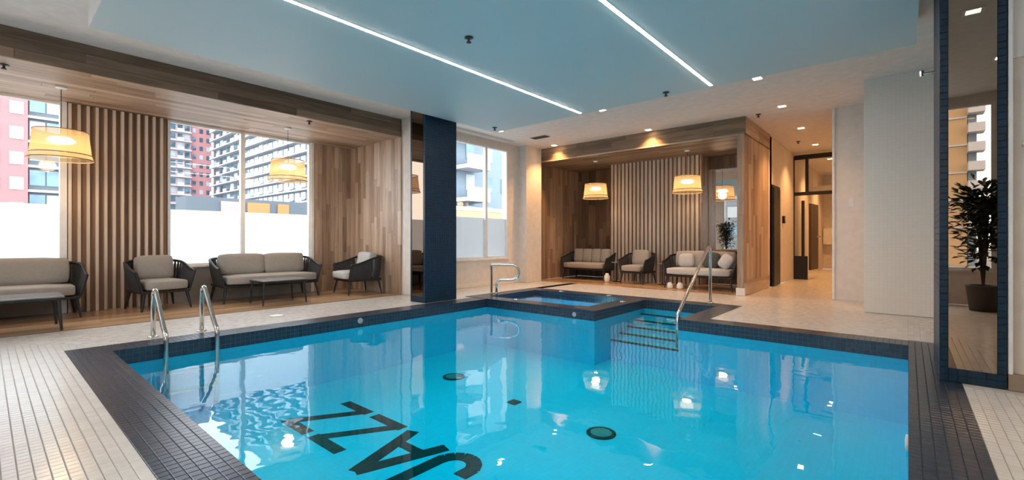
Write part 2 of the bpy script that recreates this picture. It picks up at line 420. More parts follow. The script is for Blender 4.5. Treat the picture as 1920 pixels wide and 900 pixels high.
ul = MB().lathe([(.08, 0), (.08, .01), (.001, .011)], (0,0,0), 20).build('spa_fill_disc', emit('spa_fill_glow', (.85, .95, 1), 6), sb, loc=(-4.9, SY0, -.35)); ul.rotation_euler = (-PI/2, 0, 0)  # added glowing disc, brightens the spa water
la = bpy.data.lights.new('spa_fill_light', 'POINT'); la.energy = 4; la.color = (.85, .95, 1); la.shadow_soft_size = .08  # added fill light for the spa water
lo = bpy.data.objects.new('spa_fill_light', la); lo.location = (-4.9, SY0+.15, -.35); COL.objects.link(lo)
MB().box(-3.97, -3.73, 6.10, 6.22, 0, .008).build('spillway_plate', STEEL, spa, label='pale metal spillway plate')
for x, y in ((-5.33, 7.5), (-4.25, 7.5), (-5.2, 6.12), (-3.66, 7.1)):
    MB().lathe([(.055, 0), (.052, .012), (.03, .018), (0.001, .02)], (x, y if y < 7.4 and x > -5.3 else y+.2, 0), 16).build('jet_cover', STEEL, spa, smooth=True, label='round grey metal cover')
# ---- water
def sheet(name, rects, z, mat):
    v, f = [], []
    for x0, x1, y0, y1 in rects:
        n = len(v); v += [(x0,y0,z),(x1,y0,z),(x1,y1,z),(x0,y1,z)]; f.append((n,n+1,n+2,n+3))
    me = bpy.data.meshes.new(name); me.from_pydata(v, [], f); me.materials.append(mat)
    o = bpy.data.objects.new(name, me); COL.objects.link(o); return o
tag(sheet('pool_water', [(PX0, PX1, PY0, 5.9), (-3.5, PX1, 5.9, PY1), (-3.5, -2.31, PY1, 7.6)], -.14, WATER), 'turquoise pool water reflecting the windows', 'water', kind='stuff')
tag(sheet('spa_water', [(SX0, SX1, SY0, SY1)], -.07, SPAW), 'small square of bright turquoise spa water beside the pool', 'water', kind='stuff')
# wall fittings
MB().lathe([(.038, 0), (.038, .01), (.02, .014)], (0,0,0), 16).build('return_fitting', VENTM, coping, loc=(-5.70, 3.39, -.06), label='round white fitting in the left pool edge').rotation_euler = (0, PI/2, 0)
MB().lathe([(.045, 0), (.045, .01), (.02, .014)], (0,0,0), 16).build('return_fitting', WHITEP, coping, loc=(0, 3.4, -.09), label='round white fitting in the right pool edge').rotation_euler = (0, -PI/2, 0)
MB().lathe([(.035, 0), (.035, .01), (.01, .012)], (0,0,0), 16).build('return_fitting', VENTM, spa, loc=(-3.85, 5.9, -.085), label='round pale fitting in the spa side').rotation_euler = (PI/2, 0, 0)
MB().lathe([(.09, 0), (.09, .006), (.07, .010)], (-6.62, 2.66, 0), 24).build('skimmer_lid', WHITEP, label='round white skimmer lid set in the cream deck before the sofas', cat='lid')

# ---- ceiling, cloud
ce = MB()
ce.box(XB-.1, 3.3, Y0-.1, 20.1, ZC, ZC+.15)
ceiling = ce.build('ceiling', CEILP, kind='structure')
cloud = MB().box(-5.955, .065, .665, 6.385, ZP, ZC).build('ceiling_panel', CLOUDP, kind='structure', label='dropped blue-grey ceiling panel above the pool')
cs = MB(); cs.box(-5.96, .07, .66, .665, ZP, ZC); cs.box(-5.96, .07, 6.385, 6.39, ZP, ZC); cs.box(-5.96, -5.955, .665, 6.385, ZP, ZC); cs.box(.065, .07, .665, 6.385, ZP, ZC)
cs.build('white_edge_band', CEILP, cloud)
for x in (-4.0, -1.975):
    r = empty('light_strip', (x, 4.0, ZP), label='long thin glowing strip light above the pool, '+('nearer the lounge windows' if x < -3 else 'nearer the right-hand column'), cat='light')
    MB().box(-.024, .024, -2.75, 2.32, -.004, 0).build('trim_profile', WHITEF, r)
    MB().box(-.017, .017, -2.74, 2.31, -.006, -.004).build('diffuser', LEDM, r)
# ---- left niche
wl = empty('wall_left', (0,0,0), kind='structure')
s = MB()
s.box(XW-.2, XW, Y0, .80, 0, .615); s.box(XW-.2, XW, 1.98, 4.40, 0, .615)
s.build('sill_wall', TAUPE, wl)
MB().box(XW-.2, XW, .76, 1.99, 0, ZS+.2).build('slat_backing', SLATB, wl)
MB().box(XW-.2, XW-.03, 4.40, 5.40, 0, ZS+.2).build('backing', BACKW, wl)
MB().box(XW-.2, XW, Y0, 4.40, ZS, ZS+.2).build('lintel', WALLP, wl)
y = .80
while y < 1.95:
    piece('slat', XW, XW+.085, y, y+.036, .0, ZS-.01, SLATW, wl); y += .098
planks(wl, (XW-.03, XW, 4.44, 5.27, 0, ZS), 2, 1, .092, lmin=.7, lmax=1.8)
en = empty('wall_end', (0,0,0), kind='structure')
MB().box(XW-.2, XB+.3, 5.30, 5.45, 0, ZC).build('plaster', WALLP, en)
planks(en, (XW, XB-.005, 5.27, 5.30, 0, ZS), 2, 0, .105, lmin=.6, lmax=1.6)
so = empty('trim_1', (0,0,0), kind='structure')
MB().box(XW-.2, XB-.03, Y0, 5.3, ZS+.02, ZC+.1).build('bulkhead_core', BACKW, so)
planks(so, (XW, XB-.02, Y0, 5.27, ZS, ZS+.02), 1, 0, .135, lmin=1.0, lmax=2.2)
planks(so, (XB-.03, XB, Y0, 5.27, ZS, ZC), 1, 2, .115, lmin=1.0, lmax=2.2, mat=SHADEDW[1])
nf = MB().box(XW-.2, XB, Y0, 5.3, -.3, -.012).build('trim_2', GROUT, kind='structure')
planks(nf, (XW, XB, Y0, 5.3, -.012, 0), 1, 0, .165, mat=FLOORW, lmin=.8, lmax=1.4, gap=.002)
MB().box(XB-.01, XB+.01, Y0, 5.3, -.02, .001).build('threshold_strip', BACKW, nf)
def window(name, side, a0, a1, z0, z1, pos, mulls=(), frost_top=1.56, fw=.05, depth=.07):
    """side 'x': pane in plane x=pos, spanning y; side 'y': pane in plane y=pos, spanning x"""
    r = empty(name, (0,0,0), kind='structure')
    def bx(a, b, c, d, e0, e1, nm, mat, m=None):
        mm = m or MB()
        if side == 'x': mm.box(pos+e0, pos+e1, a, b, c, d)
        else: mm.box(a, b, pos+e0, pos+e1, c, d)
        return mm
    m = MB()
    bx(a0, a0+fw, z0, z1, -depth, 0, '', None, m); bx(a1-fw, a1, z0, z1, -depth, 0, '', None, m)
    bx(a0+fw, a1-fw, z0, z0+fw*.7, -depth, 0, '', None, m); bx(a0+fw, a1-fw, z1-fw*.7, z1, -depth, 0, '', None, m)
    m.build('window_frame', WHITEF, r)
    ed = [a0+fw]+[v for q in mulls for v in (q-.035, q+.035)]+[a1-fw]
    for q in mulls: bx(q-.035, q+.035, z0+fw*.7, z1-fw*.7, -depth, .01, '', None).build('mullion', WHITEF, r)
    for i in range(0, len(ed), 2):
        bx(ed[i], ed[i+1], z0+fw*.7, z1-fw*.7, -.04, -.034, '', None).build('window_pane', GLASS, r)
        if frost_top: bx(ed[i], ed[i+1], z0+fw*.7, frost_top, -.052, -.046, '', None).build('frosted_panel', FROST_SHADED if name == 'window_3' else FROST, r)
    bx(a0-.03, a1+.03, z0-.03, z0, -.1, .05, '', None).build('window_sill', WHITEF, r)
    return r
window('window_1', 'x', Y0, .80, .615, ZS, XW)
MB().box(XW-.06, XW+.06, .715, .79, 0, ZS).build('trim_11', WHITEF, kind='structure')
window('window_2', 'x', 1.98, 4.40, .615, ZS, XW, (3.12,))
MB().box(XW-.02, XW+.03, 4.385, 4.44, 0, ZS).build('trim_3', WHITEF, kind='structure')
# ---- wall with window 3
wp = empty('wall_pool_side', (0,0,0), kind='structure')
s = MB(); s.box(XP-.2, XP, 5.45, 9.37, 0, .62); s.box(XP-.2, XP, 5.45, 5.75, .62, ZC); s.box(XP-.2, XP, 8.34, 9.37, .62, ZC); s.box(XP-.2, XP, 5.75, 8.34, 3.22, ZC)
s.build('plaster', WALLP, wp)
MB().box(XP, XP+.24, 8.75, 9.36, 0, ZC).build('pilaster', WALLP, wp)
window('window_3', 'x', 5.75, 8.34, .62, 3.22, XP, (7.58,))
bb = MB(); bb.box(XP, XP+.012, 5.45, 8.75, 0, .09); bb.build('baseboard_left', WALLT, kind='structure')
# ---- far niche
NY, NB, NX = 9.37, 11.48, -2.34
fn = empty('wall_far', (0,0,0), kind='structure')
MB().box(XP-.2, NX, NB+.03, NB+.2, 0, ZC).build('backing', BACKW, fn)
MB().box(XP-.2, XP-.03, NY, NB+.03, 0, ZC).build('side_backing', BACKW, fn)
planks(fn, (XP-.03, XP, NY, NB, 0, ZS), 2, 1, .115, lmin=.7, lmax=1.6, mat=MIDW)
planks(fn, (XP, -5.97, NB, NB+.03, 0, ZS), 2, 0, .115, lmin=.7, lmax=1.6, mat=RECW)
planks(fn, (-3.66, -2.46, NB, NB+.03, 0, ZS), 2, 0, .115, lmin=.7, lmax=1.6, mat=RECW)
sl = empty('slat_partition', (0,0,0), kind='structure')
MB().box(-5.97, -3.66, 10.93, NB, 0, ZS).build('core_box', MIDW, sl)
planks(sl, (-3.66, -3.645, 10.93, NB, 0, ZS), 2, 1, .13, lmin=.8, lmax=1.6)
x = -5.96
while x < -3.70:
    piece('slat', x, x+.062, 10.895, 10.93, 0, ZS-.005, SLATF, sl); x += .105
bh = empty('trim_4', (0,0,0), kind='structure')
MB().box(XP, NX, NY+.03, NB, ZS+.02, ZC).build('bulkhead_core', BACKW, bh)
planks(bh, (XP, -2.44, NY+.03, NB, ZS, ZS+.02), 0, 1, .135, lmin=1.0, lmax=2.2, mat=SHADEDW[0])
planks(bh, (XP, NX+.03, NY, NY+.03, ZS+.03, ZC), 0, 2, .105, lmin=1.0, lmax=2.2, mat=SHADEDW[0])
planks(bh, (XP, -2.44, NY, NY+.03, ZS, ZS+.03), 0, 2, .03, lmin=2, lmax=3)
planks(bh, (NX, NX+.03, NY+.03, NB-.1, ZS+.03, ZC), 1, 2, .105, lmin=.9, lmax=1.4)
pr = empty('wall_pier', (0,0,0), kind='structure')
MB().box(-2.44, NX-.02, NY+.03, NB-.1, .0, ZS+.1).build('pier_core', BACKW, pr)
planks(pr, (-2.46, NX, NY, NY+.03, .14, ZS+.03), 2, 0, .12, lmin=1.2, lmax=2)
planks(pr, (NX-.02, NX, NY+.03, NB-.1, .26, ZS+.03), 2, 1, .16, lmin=1.0, lmax=2)
planks(pr, (-2.46, -2.44, NY+.03, NB-.1, .0, ZS), 2, 1, .16, lmin=1.0, lmax=2)
MB().box(NX-.02, NX+.02, NY+.03, NB-.1, 0, .24).build('plinth', WOOD[1], pr, bevel=.008)
MB().box(NX-.02, NX+.03, NY+.03, NB-.1, .24, .27).build('plinth_rail', WOOD[1], pr)
MB().box(-2.475, NX+.02, NY-.02, NY+.03, 0, .14).build('plinth_block', WALLP, pr, label='pale block at the foot of the pier')
nf2 = MB().box(XP, NX-.1, NY, NB, -.3, -.012).build('trim_5', GROUT, kind='structure')
planks(nf2, (XP, NX-.14, NY, NB, -.012, 0), 0, 1, .165, mat=FLOORW, lmin=.8, lmax=1.4, gap=.002)
MB().box(XB, XP-.0, NY, 9.9, -.3, -.2).build('trim_6', GROUT, kind='structure')
mr = empty('wall_mirror', (-3.05, NB, 0), label='tall mirror on the back wall of the far seating niche', cat='mirror')
MB().box(-.58, .56, -.012, 0, .42, 2.72).build('mirror_glass', MIRCLR, mr)
fr = MB(); fr.box(-.60, -.58, -.02, 0, .40, 2.74); fr.box(.56, .58, -.02, 0, .40, 2.74); fr.box(-.58, .56, -.02, 0, 2.72, 2.74); fr.box(-.58, .56, -.02, 0, .40, .42)
fr.build('mirror_frame', WOOD[2], mr)
# ---- corridor
wh = MB(); wh.box(-2.54, NX-.0, NB-.1, 14.3, 0, ZC); hall_l = wh.build('wall_corridor_left', WALLP, kind='structure')
MB().box(-1.0, -.49, 9.87, 10.05, 0, ZC).build('wall_white', WALLP, kind='structure', label='plain white wall beside the corridor')
MB().box(-1.0, -.85, 10.05, 20, 0, ZC).build('wall_corridor_right', WALLP, kind='structure')
MB().box(-.49, 3.2, 8.40, 9.87, 0, ZC).build('wall_tiled', WALLT, kind='structure')
MB().box(NX-.2, -.85, 20, 20.1, 0, ZC).build('wall_corridor_end', WALLP, kind='structure')
MB().box(-2.55, -2.34, 14.37, 20, -.3, ZC).build('wall_corridor_far_left', WALLP, kind='structure')
MB().box(-1.02, -.985, 9.84, 9.88, 0, ZC).build('trim_8', WHITEF, kind='structure')
t = empty('light_switch', (-.75, 9.87, 1.70), label='small white switch plate on the plain white wall', cat='switch')
MB().box(-.04, .04, -.012, 0, -.07, .07).build('plate', WHITEP, t, bevel=.003); MB().box(-.012, .012, -.018, -.012, -.03, .03).build('rocker', WHITEP, t)
d1 = empty('door_1', (0,0,0), kind='structure')
MB().box(NX, NX+.03, 11.64, 12.42, 0, 2.30).build('door_frame', BLACKM, d1)
MB().box(NX+.03, NX+.05, 11.70, 12.36, .02, 2.24).build('door_leaf', BLACKM, d1)
t = empty('card_reader', (NX, 12.9, 1.55), label='small black card reader on the corridor wall by the black door', cat='reader')
MB().box(0, .05, -.07, .07, -.09, .09).build('housing', BLACKM, t, bevel=.006); MB().box(.05, .056, -.04, .04, -.02, .06).build('keypad', VENTM, t)
gp = empty('door_2', (0,0,0), kind='structure', label='black framed glass partition across the corridor')
fr = MB(); Y = 14.3
fr.box(-2.44, -2.32, Y, Y+.07, 0, 3.30); fr.box(-2.32, -1.0, Y, Y+.07, 3.20, 3.32); fr.box(-2.32, -1.0, Y, Y+.06, 2.24, 2.33)
fr.build('door_frame', BLACKM, gp)
MB().box(-2.07, -2.00, Y, Y+.07, 2.33, 3.2).build('mullion', BLACKM, gp)
MB().box(-2.32, -1.0, Y+.03, Y+.036, 2.33, 3.2).build('window_pane', GLASS, gp)
MB().box(-2.32, -2.05, Y+.03, Y+.036, .62, 2.24).build('window_pane', GLASS, gp)
MB().box(-2.32, -2.02, Y, Y+.05, .0, .62).build('kick_panel', BLACKM, gp)
lf = MB(); lf.box(-2.16, -2.09, Y+.0, Y+.05, .62, 2.1)
lf.build('door_leaf', BLACKM, gp)
op = MB().box(0, .05, 0, .9, .25, 2.02).build('open_door_leaf', plain('dark_brown_door', (.05, .03, .02), .5), gp, loc=(-2.0, 14.35, 0)); op.rotation_euler = (0, 0, -.06)
MB().tube([(.05, .75, 1.15), (.12, .75, 1.15), (.12, .62, 1.15)], .014).build('door_handle', STEEL, op)
t = empty('wall_cabinet', (-2.15, 19.92, 1.18), label='pale wall-hung cabinet at the far end of the corridor', cat='cabinet')
MB().box(-.17, .17, -.15, .08, -.29, .29).build('body', WHITEP, t, bevel=.01); MB().box(-.16, .16, -.165, -.15, -.28, .28).build('door', WHITEP, t)
MB().box(-2.44, -1.0, 17.2, 17.3, 2.55, 2.75).build('trim_9', WALLP, kind='structure')

# ---- right part and walls behind the camera
wr = empty('wall_right_front', (0,0,0), kind='structure')
MB().box(.53, 3.2, 4.72, 4.9, 0, 2.32).build('plaster', WALLP, wr)
MB().box(.53, 3.2, 4.705, 4.9, 2.32, ZC).build('upper_band', CEILP, wr)
MB().box(.53, 3.2, 4.69, 4.72, 0, .115).build('baseboard_right', plain('brown_base_tile', (.30, .23, .18), .4), kind='structure')
MB().box(.53, .55, 4.68, 4.705, .115, ZC).build('trim_10', WHITEF, kind='structure')
MB().box(3.2, 3.4, Y0, 9.9, 0, ZC).build('wall_right', WALLP, kind='structure')
wb = empty('wall_back', (0,0,0), kind='structure')
s = MB()
s.box(-9.45, -6.9, -1.2, Y0, 0, ZC); s.box(-6.9, -4.8, -1.2, Y0, 0, .57); s.box(-6.9, -4.8, -1.2, Y0, 3.23, ZC)
s.box(-4.8, -1.6, -1.2, Y0, 0, ZC); s.box(-1.6, 1.04, -1.2, Y0, 0, .57); s.box(-1.6, 1.04, -1.2, Y0, 3.23, ZC); s.box(1.04, 3.2, -1.2, Y0, 0, ZC)
s.build('plaster', WALLP, wb)
window('window_4', 'y', -1.6, 1.04, .57, 3.23, Y0, (), frost_top=0)
window('window_5', 'y', -6.9, -4.8, .57, 3.23, Y0, (), frost_top=0)

# ---- tiled columns with mirrors
def column(x0, x1, y0, y1, name, label, lab2, side_face, nobj):
    r = empty(name, (0,0,0), kind='structure', label=label)
    MB().box(x0+.004, x1-.004, y0+.004, y1, 0, ZC).build('core', BLUEG, r)
    g = .0035
    c = []
    nx = round((x1-x0)/.05); pw = (x1-x0)/nx
    for k in range(int(ZC/.05)):
        for i in range(nx):
            if k < 2 or i in (0, nx-1): c.append(('f', x0+(i+.5)*pw, k*.05+.025))
    sf = []
    ny = int((y1-y0)/.05)
    for k in range(int(ZC/.05)):
        for j in range(ny): sf.append(('s', y0+(j+.5)*.05, k*.05+.025))
    sx = x0 if side_face < 0 else x1
    def place(q):
        if q[0] == 'f': return Matrix.Translation((q[1], y0, q[2])) @ Matrix.Rotation(PI/2, 4, 'X')
        return Matrix.Translation((sx, q[1], q[2])) @ Matrix.Rotation(side_face*PI/2, 4, 'Y')
    lay_tiles(r, c+sf, BLUET, nobj, place)
    m = MB().box(x0+pw, x1-pw, y0-.001, y0+.004, .10, ZC).build('mirror_glass', MIRROR if x0 > 0 else plain('mirror_dark_reflection', (.15, .105, .075), .01, 1, noise=0), r)  # left glass darkened to stand in for a reflection of dark wood
    return r
column(.176, .526, 4.70, 5.70, 'column_right', 'blue tiled column with a tall bronze mirror at the right', '', -1, 200)
column(-6.467, -6.067, 4.80, 5.50, 'column_left', 'navy tiled column with a narrow mirror at the far left pool edge', '', 1, 90)

# ================================================================== FITTINGS
# downlights
def spot(parent, loc, power, size=2.0, blend=.8, col=(1, .62, .30), rad=.04):
    l = bpy.data.lights.new('downlight_lamp', 'SPOT'); l.energy = power; l.spot_size = size; l.spot_blend = blend; l.color = col; l.shadow_soft_size = rad
    o = bpy.data.objects.new('downlight_lamp', l); COL.objects.link(o); o.parent = parent; o.location = loc; return o
dl = [(-6.59, 7.22, 'above the deck beside the window, nearest the navy column', 18), (-4.15, 7.25, 'beyond the blue-grey panel, above the spa', 18), (-1.645, 7.30, 'right of the strip lights, nearest in the corridor row', 18),
      (-1.663, 9.10, 'above the corridor mouth beside the pier', 26), (-1.686, 11.13, 'in the corridor ceiling beside the side of the wooden pier', 78), (-1.712, 13.29, 'in the corridor ceiling just before the glass partition', 78),
      (-4.155, 9.20, 'close against the middle of the wooden fascia', 70), (-6.59, 9.20, 'close against the left end of the wooden fascia', 78),
      (-1.70, 15.9, 'in the corridor ceiling just behind the glass partition', 78), (-1.70, 18.2, 'at the far end of the corridor behind the glass', 78), (.9, .9, 'ceiling near the camera, seen in the column mirror', 20), (.5, 2.8, 'ceiling in front of the blue column, seen in its mirror', 20)]
for x, y, lab, pw in dl:
    r = empty('downlight', (x, y, ZC), label='small square recessed downlight '+lab, cat='light', group='recessed downlights')
    f = MB(); f.box(-.085, .085, -.085, -.055, -.006, .0); f.box(-.085, .085, .055, .085, -.006, 0); f.box(-.085, -.055, -.055, .055, -.006, 0); f.box(.055, .085, -.055, .055, -.006, 0)
    f.build('trim_ring', WHITEF, r)
    MB().box(-.055, .055, -.055, .055, -.003, .0).build('lens', BULBM, r)
    spot(r, (0, 0, -.02), pw, col=(1, .50, .19) if y > 9 else (1, .66, .36))
# sprinklers / detectors
def sprinkler(x, y, z, label, mat=DARKP):
    r = empty('sprinkler', (x, y, z), label=label, cat='sprinkler', group='ceiling sprinklers')
    MB().lathe([(.045, 0), (.045, -.008), (.02, -.014)], (0,0,0), 16).build('escutcheon', mat, r)
    MB().lathe([(.012, -.012), (.012, -.035), (.026, -.05), (.026, -.054), (.001, -.056)], (0,0,0), 12).build('deflector', mat, r)
sprinkler(-3.36, 3.213, ZP, 'dark sprinkler head between the two strip lights')
sprinkler(-2.543, 6.2, ZP, 'small sprinkler head at the far edge of the blue-grey panel')
sprinkler(-5.7, 6.1, ZP, 'small sprinkler head at the far left corner of the blue-grey panel')
sprinkler(-1.967, 12.6, ZC, 'dark sprinkler head in the corridor ceiling between two downlights')
sprinkler(-2.1, 9.4, ZC, 'dark sprinkler head by the top corner of the wooden pier')
sprinkler(-7.58, 3.57, ZS, 'dark sprinkler head in the lounge wood soffit near the fascia')
sprinkler(-7.75, .15, ZS, 'dark sprinkler head in the lounge wood soffit at the left frame edge')
for x, y, z, d, lab in ((.16, 6.2, 2.5, -1, 'left of the blue column'), (.60, 4.69, 1.70, 0, 'right of the blue column')):
    r = empty('wall_hook', (x, y, z), label='small metal wall fitting '+lab, cat='hook', group='small wall fittings')
    if d: r.location = (.176, 5.3, 2.48)
    MB().tube([(0, 0, 0), (-.09, 0, 0)] if d else [(0, 0, 0), (0, -.05, 0), (.05, -.05, 0)], .012).build('arm', STEEL, r)
    MB().tube([(-.09, 0, -.02), (-.09, 0, .03)] if d else [(.05, -.05, -.012), (.05, -.05, .012)], .016).build('head', STEEL, r)
# vents
r = empty('ceiling_vent', (-6.30, 8.24, ZC), label='grey slot air vent in the white ceiling before the wooden fascia', cat='vent')
MB().box(-.22, .22, -.10, .10, -.008, 0).build('frame', VENTM, r)
for k in range(5): piece('louver', -.2, .2, -.08+k*.036, -.062+k*.036, -.018, -.008, DARKP, r)
r = empty('ceiling_vent', (-7.05, 6.9, ZC), label='long pale slot diffuser in the ceiling along the window', cat='vent')
MB().box(-.09, .09, -1.4, 1.3, -.006, 0).build('frame', WHITEF, r)
for k in range(3): piece('slot', -.07+k*.05, -.045+k*.05, -1.38, 1.28, -.010, -.006, VENTM, r)

# pendant lamps
def pendant(loc, zc, label):
    r = empty('pendant_lamp', (loc[0], loc[1], 2.10), label=label, cat='lamp', group='woven pendant lamps')
    H = zc-2.10
    MB().lathe([(.06, H), (.06, H-.02), (.02, H-.03)], (0,0,0), 20).build('ceiling_rose', WHITEF, r, smooth=False)
    MB().tube([(0,0,H-.02), (0,0,.30)], .004, 6).build('cable', DARKP, r)
    s = MB(); n = 40; s.lathe([(.265, .36), (.295, .07)], (0,0,0), n)
    # open the lathe caps
    s.f = [f for f in s.f if len(f) == 4]
    s.build('shade', SHADE, r, smooth=True)
    k = MB(); k.lathe([(.300, .055), (.318, .0)], (0,0,0), n); k.f = [f for f in k.f if len(f) == 4]; k.build('shade_skirt', SHADE, r, smooth=True)
    a = [(.268*math.cos(2*PI*i/n), .268*math.sin(2*PI*i/n), .36) for i in range(n)]
    b = [(.298*math.cos(2*PI*i/n), .298*math.sin(2*PI*i/n), .064) for i in range(n)]
    c = [(.32*math.cos(2*PI*i/n), .32*math.sin(2*PI*i/n), .0) for i in range(n)]
    q = MB(); q.tube(a, .005, 6, closed=True); q.tube(b, .006, 6, closed=True); q.tube(c, .006, 6, closed=True)
    for i in range(4):
        t = i*PI/2; q.tube([(0,0,.30), (.268*math.cos(t), .268*math.sin(t), .36)], .003, 5)
    q.build('wire_frame', plain('brass_wire', (.30, .18, .08), .5), r)
    MB().lathe([(.001, .20), (.10, .205), (.145, .24), (.10, .28), (.001, .29)], (0,0,0), 20).build('bulb', INNERM, r, smooth=True)
    l = bpy.data.lights.new('pendant_glow', 'POINT'); l.energy = 14; l.color = (1, .68, .38); l.shadow_soft_size = .10
    o = bpy.data.objects.new('pendant_glow', l); COL.objects.link(o); o.parent = r; o.location = (0, 0, .12)
pendant((-8.32, .66), ZS, 'woven amber drum pendant lamp by the slatted panel, leftmost and largest')
pendant((-8.33, 3.54), ZS, 'woven amber drum pendant lamp in front of the lounge window above the long sofa')
pendant((-5.96, 10.10), ZS, 'woven amber drum pendant lamp in the far niche against the dark recess')
pendant((-3.70, 10.20), ZS, 'woven amber drum pendant lamp in the far niche before the pale slats')

# ================================================================== FURNITURE
def seat(name, W, n_back, label, cat, loc, rz, group, cush=CUSH, cushtop=None, D=.78, throw=False, backmat=None):
    """front faces local -y"""
    r = empty(name, loc, rz, label, cat, group)
    h = W/2
    # legs
    for sx in (-1, 1):
        for sy in (-1, 1):
            x, y = sx*(h-.10), sy*(D/2-.10)
            MB().tube([(x, y, .27), (x+sx*.045, y+sy*.045, 0)], [.024, .013], 8).build('leg', LEGM, r)
    MB().box(-h+.06, h-.06, -D/2+.05, D/2-.05, .255, .30).build('frame', LEGM, r, bevel=.01)
    # rope shell: path round the back and the arms
    fr, rr = -D/2+.08, .20
    path = []
    x0, y1 = h-.07, D/2-.06
    for i in range(int((y1-rr-fr)/.03)+1): path.append((-x0, fr+i*.03, 'a'))
    for i in range(1, 9):
        a = PI-i/9*PI/2; path.append((-x0+rr+rr*math.cos(a), y1-rr+rr*math.sin(a), 'c'))
    nb = int((2*(x0-rr))/.03)
    for i in range(nb+1): path.append((-x0+rr+i*2*(x0-rr)/nb, y1, 'b'))
    left = [p for p in path if p[0] < -x0+rr-1e-6]
    path += [(-p[0], p[1], p[2]) for p in reversed(left)]
    ctr = (0, -.05)
    low, top = [], []
    for x, y, k in path:
        f = max(0, min(1, (y-fr)/(y1-fr)))
        z = .60+.13*f*f*(3-2*f) - .03*(1-f)
        nx, ny = (x/x0 if abs(x) > x0-rr else 0), max(0, (y-(y1-rr))/rr)
        low.append((x-.0*nx, y, .285)); top.append((x+.075*(1 if x > 0 else -1)*min(1, abs(x)/x0)**6, y+.07*ny, z))
    m = MB()
    for a, b in zip(low, top):
        mid = ((a[0]+b[0])/2+(.012 if a[0] > 0 else -.012), (a[1]+b[1])/2+.008, (a[2]+b[2])/2)
        m.tube([a, mid, b], .0155, 5, cap=False)
    m.build('rope_weave', ROPE, r, kind='stuff')
    MB().tube(top, .020, 8).build('top_rail', LEGM, r, smooth=True)
    MB().tube(low, .016, 6).build('bottom_rail', LEGM, r, smooth=True)
    for s in (-1, 1):
        a = low[0] if s < 0 else low[-1]; b = top[0] if s < 0 else top[-1]
        MB().tube([a, b], .020, 8).build('arm_post', LEGM, r)
    # cushions
    cushion('seat_cushion', -h+.11, h-.11, -D/2-.01, D/2-.16, .30, .45, cushtop or cush, r, .04, .006)
    bw = (W-.26)/n_back
    for i in range(n_back):
        cushion('back_cushion', -h+.13+i*bw+.005, -h+.13+(i+1)*bw-.005, D/2-.30, D/2-.12, .44, .80, backmat or cush, r, .04, .012, tilt=(-.16, 0, 0))
    if throw:
        cushion('throw_pillow', -.50, -.20, -.02, .12, .46, .74, CUSHL, r, .045, .015, tilt=(-.25, 0, .15))
        cushion('throw_pillow', .02, .34, -.05, .08, .46, .78, CUSHD, r, .045, .015, tilt=(-.3, .1, -.1))
        cushion('throw_pillow', .38, .62, -.12, .00, .46, .74, CUSHL, r, .045, .015, tilt=(-.3, .5, -.3))
    return r
G1 = 'rope lounge seats'
seat('rope_sofa', 1.80, 1, 'grey rope sofa cut off by the left frame edge beneath the first window', 'sofa', (-8.80, .02, 0), PI/2, None)
seat('rope_armchair', .74, 1, 'grey rope armchair with taupe cushions standing before the slatted wood panel', 'chair', (-8.76, 1.77, 0), PI/2+.12, None)
seat('rope_sofa', 1.70, 2, 'long grey rope sofa with two back cushions below the middle window', 'sofa', (-8.78, 3.36, 0), PI/2, None)
seat('rope_armchair', .80, 1, 'charcoal rope armchair turned sideways against the wood end wall', 'chair', (-8.26, 4.86, 0), -.10, None, cush=CUSHL)
seat('rope_sofa', 1.38, 4, 'small rope sofa with four back cushions in the far niche, leftmost there', 'sofa', (-6.52, 10.72, 0), 0, None)
seat('rope_armchair', .70, 1, 'rope armchair in the far niche before the pale slats', 'chair', (-4.96, 10.40, 0), -.05, None)
seat('rope_sofa', 1.50, 1, 'rope sofa with pale and dark pillows in the far niche beside the wooden pier', 'sofa', (-3.36, 10.15, 0), 0, None, cushtop=CUSHL, throw=True)
def coffee_table(x0, x1, y0, y1, label, h=.40):
    cx, cy = (x0+x1)/2, (y0+y1)/2; a, b = (x1-x0)/2, (y1-y0)/2
    r = empty('coffee_table', (cx, cy, 0), label=label, cat='table')
    MB().box(-a, a, -b, b, h-.018, h).build('tabletop', TTOP, r, bevel=.006)
    MB().box(-a+.015, a-.015, -b+.015, b-.015, h-.045, h-.018).build('apron', LEGM, r)
    for sx in (-1, 1):
        for sy in (-1, 1): MB().tube([(sx*(a-.05), sy*(b-.05), h-.03), (sx*(a-.025), sy*(b-.025), 0)], [.02, .013], 8).build('leg', LEGM, r)
coffee_table(-8.30, -7.72, 2.88, 3.62, 'low dark coffee table in front of the long sofa')
coffee_table(-8.08, -7.42, -.60, .62, 'low dark coffee table at the left frame edge beside the deck')
def side_table(x, y, label, h=.50):
    r = empty('side_table', (x, y, 0), label=label, cat='table')
    MB().lathe([(.115, h-.02), (.12, h-.01), (.115, h)], (0,0,0), 28).build('tabletop', TTOP, r)
    MB().tube([(0,0,.02), (0,0,h-.02)], .018, 10).build('pole', LEGM, r)
    MB().lathe([(.10, 0), (.10, .012), (.03, .02)], (0,0,0), 24).build('base', LEGM, r)
side_table(-5.555, 10.42, 'small round side table between the far niche sofa and armchair')
side_table(-4.365, 10.42, 'small round side table between the far niche armchair and pillow sofa')
def jar(x, y, h, rad, label, name='white_vase'):
    o = MB().lathe([(rad*.7, 0), (rad, h*.25), (rad*.95, h*.7), (rad*.55, h*.9), (rad*.6, h), (rad*.45, h), (rad*.4, h*.85)], (0,0,0), 20).build(name, WHITEP, smooth=True, label=label, cat='vase')
    o.location = (x, y, 0)
jar(-5.66, 10.15, .22, .075, 'white vase on the floor beside the far niche side table')
